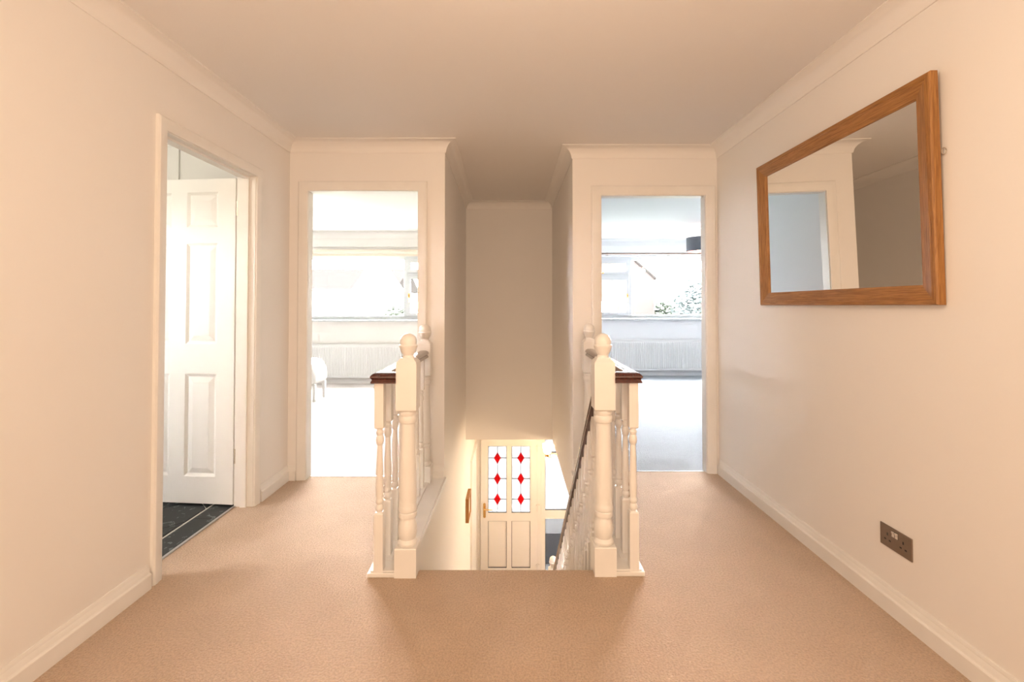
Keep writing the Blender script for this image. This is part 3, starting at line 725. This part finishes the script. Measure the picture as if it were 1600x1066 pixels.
for i in range(n):
    j = (i + 1) % n; mb.f += [(i, j, n + j, n + i), (n + i, n + j, 2 * n + j, 2 * n + i), (2 * n + i, 2 * n + j, 3 * n + j, 3 * n + i), (3 * n + i, 3 * n + j, j, i)]
obj('lining', mb, 'copper', pl, label='copper inner lining')
obj('bulb', MB().lathe([(0, 1.975), (.02, 1.98), (.03, 2.0), (.028, 2.02), (.016, 2.05), (.014, 2.07), (.018, 2.07), (.018, 2.11), (0, 2.11)], px, py, 16), 'lampglass', pl)
obj('spider', MB().tube([(px - .166, py, 2.1), (px + .166, py, 2.1)], .003, 6).tube([(px, py - .166, 2.1), (px, py + .166, 2.1)], .003, 6), 'hinge', pl)

ld = bpy.data.lights.new('right_bedroom_bulb', 'POINT'); ld.energy = BED_R; ld.color = (.90, .95, 1.0); ld.shadow_soft_size = .04
lo = bpy.data.objects.new('right_bedroom_bulb', ld); COL.objects.link(lo); lo.parent = pl; lo.location = (0, 0, -.06)
def added_ceiling_lamp(label, x, y, z, energy, col, drop=.055):  # flush lamps added out of view to brighten bedroom, bathroom and stairwell
    t = thing('added_ceiling_lamp', (x, y, z), label, 'lamp', 'added flush ceiling lamps out of view')
    obj('base_ring', MB().lathe([(.125, z - .02), (.13, z - .015), (.13, z)], x, y, 28), 'upvc', t)
    obj('opal_diffuser', MB().lathe([(0, z - .075), (.05, z - .072), (.09, z - .058), (.115, z - .035), (.122, z - .02), (0, z - .02)], x, y, 28), 'lampglass', t)
    ld = bpy.data.lights.new('ceiling_fill_light', 'POINT'); ld.energy = energy; ld.color = col; ld.shadow_soft_size = .10
    lo = bpy.data.objects.new('ceiling_fill_light', ld); COL.objects.link(lo); lo.parent = t; lo.location = (0, 0, -.19)
added_ceiling_lamp('added unseen round opal lamp brightening the left bedroom', -2.45, 5.1, ZC, BED_L, (1.0, .96, .93))
added_ceiling_lamp('added unseen round opal lamp brightening the bathroom', -2.6, 1.75, ZC, BATH_W, (1.0, .90, .78))
added_ceiling_lamp('added unseen round opal lamp beside the stairs to brighten the stairwell', 1.22, 4.78, ZL, HALL2_W, (1.0, .74, .46))

# ------------------------------------------------------------------ white upholstered bench in the left bedroom
bn = thing('bench', (-2.85, 5.85, 0), 'white upholstered bench with rounded end and slim legs', 'bench')
prof = []
x1, xb0 = -2.44, -3.3
pts = [(xb0, .20), (x1 - .10, .20), (x1 - .03, .215), (x1 + .0, .26), (x1, .33), (x1 - .015, .40), (x1 - .045, .46), (x1 - .09, .50), (x1 - .15, .515), (xb0, .515)]
obj('seat', MB().prism_y(pts, 5.66, 6.04), 'fabric', bn, smooth=50, bevel=.02)
for x in (x1 - .03, xb0 + .06):
    for y in (5.70, 6.0): obj('leg', MB().frust(x, y, [(.014, 0), (.02, .22)]), 'doorw', bn, smooth=0)

# ------------------------------------------------------------------ oak mirror on the right wall
ym0, ym1, zm0, zm1 = 1.555, 2.668, 1.203, 2.013
lean = math.radians(1.2)
piv = (XR - .003, 0, zm0)
MT = Matrix.Translation(piv) @ Matrix.Rotation(-lean, 4, 'Y') @ Matrix.Translation((-piv[0], 0, -piv[2]))
mr = thing('wall_mirror', (XR - .003, (ym0 + ym1) / 2, zm0), 'large oak-framed mirror leaning slightly off the right wall', 'mirror')
fw, dp = .072, .030
pr = [(0, 0), (0, dp - .006), (.004, dp), (.016, dp), (.020, dp - .004), (.024, dp - .003), (.050, dp - .009), (.066, dp - .012), (fw, dp - .018), (fw, 0)]   # (inset, depth off the wall)
cor = [(ym0, zm0, 1, 1), (ym1, zm0, -1, 1), (ym1, zm1, -1, -1), (ym0, zm1, 1, -1)]
for k in range(4):
    a, b = cor[k], cor[(k + 1) % 4]; mb = MB(); m = len(pr)
    for q in (a, b): mb.v += [(XR - .003 - v, q[0] + q[2] * o, q[1] + q[3] * o) for o, v in pr]
    for j in range(m): mb.f.append((j, (j + 1) % m, m + (j + 1) % m, m + j))
    mb.f += [tuple(range(m)), tuple(range(m, 2 * m))]
    obj('frame_rail' if k % 2 == 0 else 'frame_stile', mb.xform(MT), 'oak_y' if k % 2 == 0 else 'oak_z', mr, smooth=0)
obj('mirror_glass', MB().box(XR - .003 - dp + .021, XR - .006, ym0 + fw - .004, ym1 - fw + .004, zm0 + fw - .004, zm1 - fw + .004).xform(MT), 'mirror', mr, smooth=0)
ring = [(XR - .008, ym0 - .006 + .008 * math.cos(a), 1.73 + .012 * math.sin(a)) for a in [i * math.pi / 6 for i in range(13)]]
obj('hanging_ring', MB().tube(ring, .0016, 6), 'hinge', mr)

# ------------------------------------------------------------------ double socket
ys0, ys1, zs0, zs1 = 1.702, 1.848, .248, .334
sk = thing('wall_socket', (XR, (ys0 + ys1) / 2, zs0), 'bronze metal double power socket low on the right wall', 'socket')
obj('face_plate', MB().box(XR - .006, XR - .0002, ys0, ys1, zs0, zs1), 'steel', sk, smooth=0, bevel=.0025)
yc = (ys0 + ys1) / 2
for yo in (yc + .036, yc - .036):
    for dy, dz, sw, sh in ((0, .009, .0030, .0055), (.0112, -.013, .0046, .0030), (-.0112, -.013, .0046, .0030)):
        obj('pin_slot', MB().box(XR - .0064, XR - .0055, yo + dy - sw, yo + dy + sw, (zs0 + zs1) / 2 + dz - sh, (zs0 + zs1) / 2 + dz + sh), 'black', sk, smooth=0)
for yo in (yc + .0075, yc - .0075):
    obj('rocker_surround', MB().box(XR - .0066, XR - .0058, yo - .0065, yo + .0065, .2995, .3235), 'black', sk, smooth=0)
    obj('rocker_switch', MB().prism_y([(XR - .0066, .301), (XR - .0066, .322), (XR - .012, .321), (XR - .0082, .311), (XR - .0095, .302)], yo - .0052, yo + .0052), 'rocker', sk, smooth=0)

# ------------------------------------------------------------------ framed picture on the stair wall
pf = thing('picture_frame', (-.49, 5.13, -1.165), 'small orange-brown wooden framed picture on the left stair wall', 'picture')
yp0, yp1, zp0, zp1 = 4.99, 5.28, -1.165, -.905
xw = lambda y: -.506 - (y - 5.0) * .0064
xf0, xf1 = xw(5.0) + .0015, xw(5.0) + .036
for nm, bxs in (('frame_stile', (yp0, yp0 + .03, zp0, zp1)), ('frame_stile', (yp1 - .03, yp1, zp0, zp1)), ('frame_rail', (yp0 + .03, yp1 - .03, zp0, zp0 + .03)), ('frame_rail', (yp0 + .03, yp1 - .03, zp1 - .03, zp1))):
    obj(nm, MB().box(xf0, xf1, *bxs), 'oak_z' if nm == 'frame_stile' else 'oak_y', pf, smooth=0, bevel=.002)
obj('print', MB().box(xf0, xf1 - .012, yp0 + .03, yp1 - .03, zp0 + .03, zp1 - .03), 'art', pf, smooth=0)

# ------------------------------------------------------------------ hall ceiling light
hx, hy = .56, 5.62
hl = thing('hall_ceiling_light', (hx, hy, ZL), 'brass hall ceiling light with lit opal glass shades', 'lamp')
obj('ceiling_plate', MB().lathe([(.02, ZL - .03), (.06, ZL - .02), (.065, ZL)], hx, hy, 20), 'brass', hl)
obj('stem', MB().tube([(hx, hy, ZL - .02), (hx, hy, ZL - .36)], .008, 8), 'brass', hl)
for k in range(3):
    a = math.radians(180 + 120 * k + 22); ex, ey = hx + .14 * math.cos(a), hy + .14 * math.sin(a); zb = ZL - .36
    ar = obj('arm', MB().tube([(hx, hy, zb), (hx + .07 * math.cos(a), hy + .07 * math.sin(a), zb - .03), (ex, ey, zb - .01), (ex, ey, zb + .02)], .006, 8).lathe([(.012, zb - .012), (.028, zb), (.030, zb + .022), (.012, zb + .024)], ex, ey, 14), 'brass', hl)
    obj('glass_shade', MB().lathe([(.022, zb + .02), (.045, zb + .045), (.055, zb + .09), (.062, zb + .14), (.058, zb + .14), (.05, zb + .09), (.02, zb + .03)], ex, ey, 18), 'lampglass', hl)
ld = bpy.data.lights.new('hall_bulb', 'POINT'); ld.energy = HALL_W; ld.color = (1, .70, .38); ld.shadow_soft_size = .06
lo = bpy.data.objects.new('hall_bulb', ld); COL.objects.link(lo); lo.parent = hl; lo.location = (0, 0, -.46)

# ------------------------------------------------------------------ added landing pendant above the camera, out of frame, for brightness
ax, ay = .10, .70
lp = thing('added_landing_pendant', (ax, ay, ZC - .45), 'added out-of-frame warm pendant brightening the landing', 'lamp')
obj('ceiling_rose', MB().lathe([(.045, ZC - .02), (.05, ZC)], ax, ay, 18), 'upvc', lp)
obj('flex', MB().tube([(ax, ay, ZC - .02), (ax, ay, ZC - .30)], .004, 8), 'upvc', lp)
obj('lamp_holder', MB().lathe([(.018, ZC - .36), (.022, ZC - .34), (.016, ZC - .30), (.008, ZC - .29)], ax, ay, 14), 'upvc', lp)
ld = bpy.data.lights.new('landing_fill_light', 'POINT'); ld.energy = CEIL_W; ld.color = LAMP_C; ld.shadow_soft_size = .05
lo = bpy.data.objects.new('landing_fill_light', ld); COL.objects.link(lo); lo.parent = lp; lo.location = (0, 0, .03)

# ------------------------------------------------------------------ added floor lamp behind the camera, unseen, fills the landing with light
lx, ly = .1, -2.6
lp = thing('added_floor_lamp', (lx, ly, 0), 'added unseen slim metal floor lamp as warm fill light at the back of the landing', 'lamp')
obj('base', MB().lathe([(.13, 0), (.13, .012), (.03, .022), (.012, .035)], lx, ly, 28), 'hinge', lp)
obj('pole', MB().tube([(lx, ly, .03), (lx, ly, 1.22)], .010, 10), 'hinge', lp)
obj('lamp_holder', MB().lathe([(.012, 1.20), (.035, 1.22), (.035, 1.25), (.02, 1.255)], lx, ly, 20), 'hinge', lp)
ld = bpy.data.lights.new('landing_fill_light', 'POINT'); ld.energy = LAMP_W; ld.color = LAMP_C; ld.shadow_soft_size = .10
lo = bpy.data.objects.new('landing_fill_light', ld); COL.objects.link(lo); lo.parent = lp; lo.location = (0, 0, 1.36)

# ------------------------------------------------------------------ outside
GZ = -2.75
struct('ground', MB().box(-60, 60, YD + .15, 120, GZ - .2, GZ).box(-60, -4.7, -20, YD + .15, GZ - .2, GZ), 'grass', 'lawn outside the house', 'ground')
struct('ground_paving', MB().box(-2.5, 6, YD + .16, 17, GZ, GZ + .02), 'paving', 'pale paved drive outside the front door', 'paving')
tag(obj('doormat', MB().box(.42, .84, 7.0, 7.9, GZ + .02, GZ + .035), 'mat_', smooth=0, bevel=.004), 'dark grey doormat outside the side light', 'doormat')
pt = thing('planter', (.96, 6.95, GZ + .02), 'dark glazed planter standing outside the side light', 'planter')
obj('pot', MB().lathe([(.07, GZ + .02), (.10, GZ + .12), (.115, GZ + .24), (.12, GZ + .25), (.105, GZ + .25), (.10, GZ + .20), (0, GZ + .20)], .96, 6.95, 24), 'slate', pt)
def leaves(n, c, r, size, mbx=None):
    mb = mbx or MB()
    for _ in range(n):
        while True:
            p = Vector((random.uniform(-1, 1), random.uniform(-1, 1), random.uniform(-1, 1)))
            if p.length < 1: break
        p = p * (0.6 + .4 * random.random()) if p.length > .5 else p * 1.4
        q = Vector(c) + Vector((p.x * r[0], p.y * r[1], p.z * r[2]))
        a = Matrix.Rotation(random.uniform(0, 6.28), 3, 'Z') @ Matrix.Rotation(random.uniform(-1, 1), 3, 'X')
        s = size * random.uniform(.6, 1.3)
        vs = [q + a @ Vector(v) for v in ((-s, 0, 0), (0, -s * .55, 0), (s, 0, 0), (0, s * .55, 0))]
        mb.add(vs, [(0, 1, 2, 3)])
    return mb
obj('foliage', leaves(60, (.96, 6.95, GZ + .42), (.13, .13, .18), .05), 'leaf', pt, smooth=0)
def tree(name, label, x, y, h, r, leafm, n, size, cat='tree', group='trees and shrubs outside'):
    root = thing(name, (x, y, GZ), label, cat, group)
    obj('trunk', MB().tube([(x, y, GZ), (x + .05, y, GZ + h * .35), (x, y, GZ + h * .7)], [h * .03, h * .022, h * .012], 10), 'bark', root)
    mb = MB(); leaves(n, (x, y, GZ + h - r * 1.05), (r, r, r * 1.05), size, mb)
    leaves(n // 3, (x - r * .4, y, GZ + h - r * 1.6), (r * .7, r * .7, r * .6), size, mb); leaves(n // 3, (x + r * .4, y, GZ + h - r * 1.5), (r * .7, r * .7, r * .6), size, mb)
    o = obj('foliage', mb, leafm, root, smooth=0)
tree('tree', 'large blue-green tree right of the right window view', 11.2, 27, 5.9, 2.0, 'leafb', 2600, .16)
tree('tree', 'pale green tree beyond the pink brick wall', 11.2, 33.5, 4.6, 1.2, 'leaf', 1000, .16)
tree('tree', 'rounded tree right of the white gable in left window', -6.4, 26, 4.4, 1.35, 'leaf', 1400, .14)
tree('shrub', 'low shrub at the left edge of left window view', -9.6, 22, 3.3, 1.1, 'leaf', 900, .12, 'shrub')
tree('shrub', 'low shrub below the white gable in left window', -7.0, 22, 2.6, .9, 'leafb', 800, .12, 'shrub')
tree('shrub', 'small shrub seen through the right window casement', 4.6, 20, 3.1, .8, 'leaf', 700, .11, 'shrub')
def house(name, label, x0, x1, y0, y1, ze, zr, gable, wallm, roofm, wins, ridge_x=True, glazing='slate'):
    root = thing(name, ((x0 + x1) / 2, y0, GZ), label, 'house', 'houses across the road')
    obj('wall', MB().box(x0, x1, y0, y1, GZ, ze), wallm, root, smooth=0)
    ov = .35 if ridge_x else .10; ym = (y0 + y1) / 2
    if ridge_x:
        mb = MB().prism_x([(y0 - ov, ze - .05), (y1 + ov, ze - .05), (ym, zr)], x0 - ov, x1 + ov)
    else:
        xm = (x0 + x1) / 2; mb = MB().prism_y([(x0, ze), (x1, ze), (xm, zr)], y0, y1)
        obj('gable', mb, wallm, root, smooth=0)
        mb = MB()
        for s in (-1, 1):
            e = x0 - ov if s < 0 else x1 + ov; sl = (zr - ze) / (xm - x0)
            ze2 = ze - sl * ov
            mb.prism_y([(e, ze2), (e, ze2 + .18), (xm, zr + .2), (xm, zr)], y0 - ov, y1)
    obj('roof', mb, roofm, root, smooth=0)
    if ridge_x: obj('gutter', MB().tube([(x0 - ov, y0 - ov - .05, ze - .05), (x1 + ov, y0 - ov - .05, ze - .05)], .06, 8), 'slate', root)
    for xa, xb, za, zb in wins:
        wd = obj('window', MB().box(xa, xb, y0 - .06, y0 + .02, za, zb), 'upvc', root, smooth=0)
        nmid = (xa + xb) / 2
        for a, b in ((xa + .06, nmid - .03), (nmid + .03, xb - .06)): obj('pane', MB().box(a, b, y0 - .07, y0 - .05, za + .06, zb - .06), 'rad', wd, smooth=0)
    return root
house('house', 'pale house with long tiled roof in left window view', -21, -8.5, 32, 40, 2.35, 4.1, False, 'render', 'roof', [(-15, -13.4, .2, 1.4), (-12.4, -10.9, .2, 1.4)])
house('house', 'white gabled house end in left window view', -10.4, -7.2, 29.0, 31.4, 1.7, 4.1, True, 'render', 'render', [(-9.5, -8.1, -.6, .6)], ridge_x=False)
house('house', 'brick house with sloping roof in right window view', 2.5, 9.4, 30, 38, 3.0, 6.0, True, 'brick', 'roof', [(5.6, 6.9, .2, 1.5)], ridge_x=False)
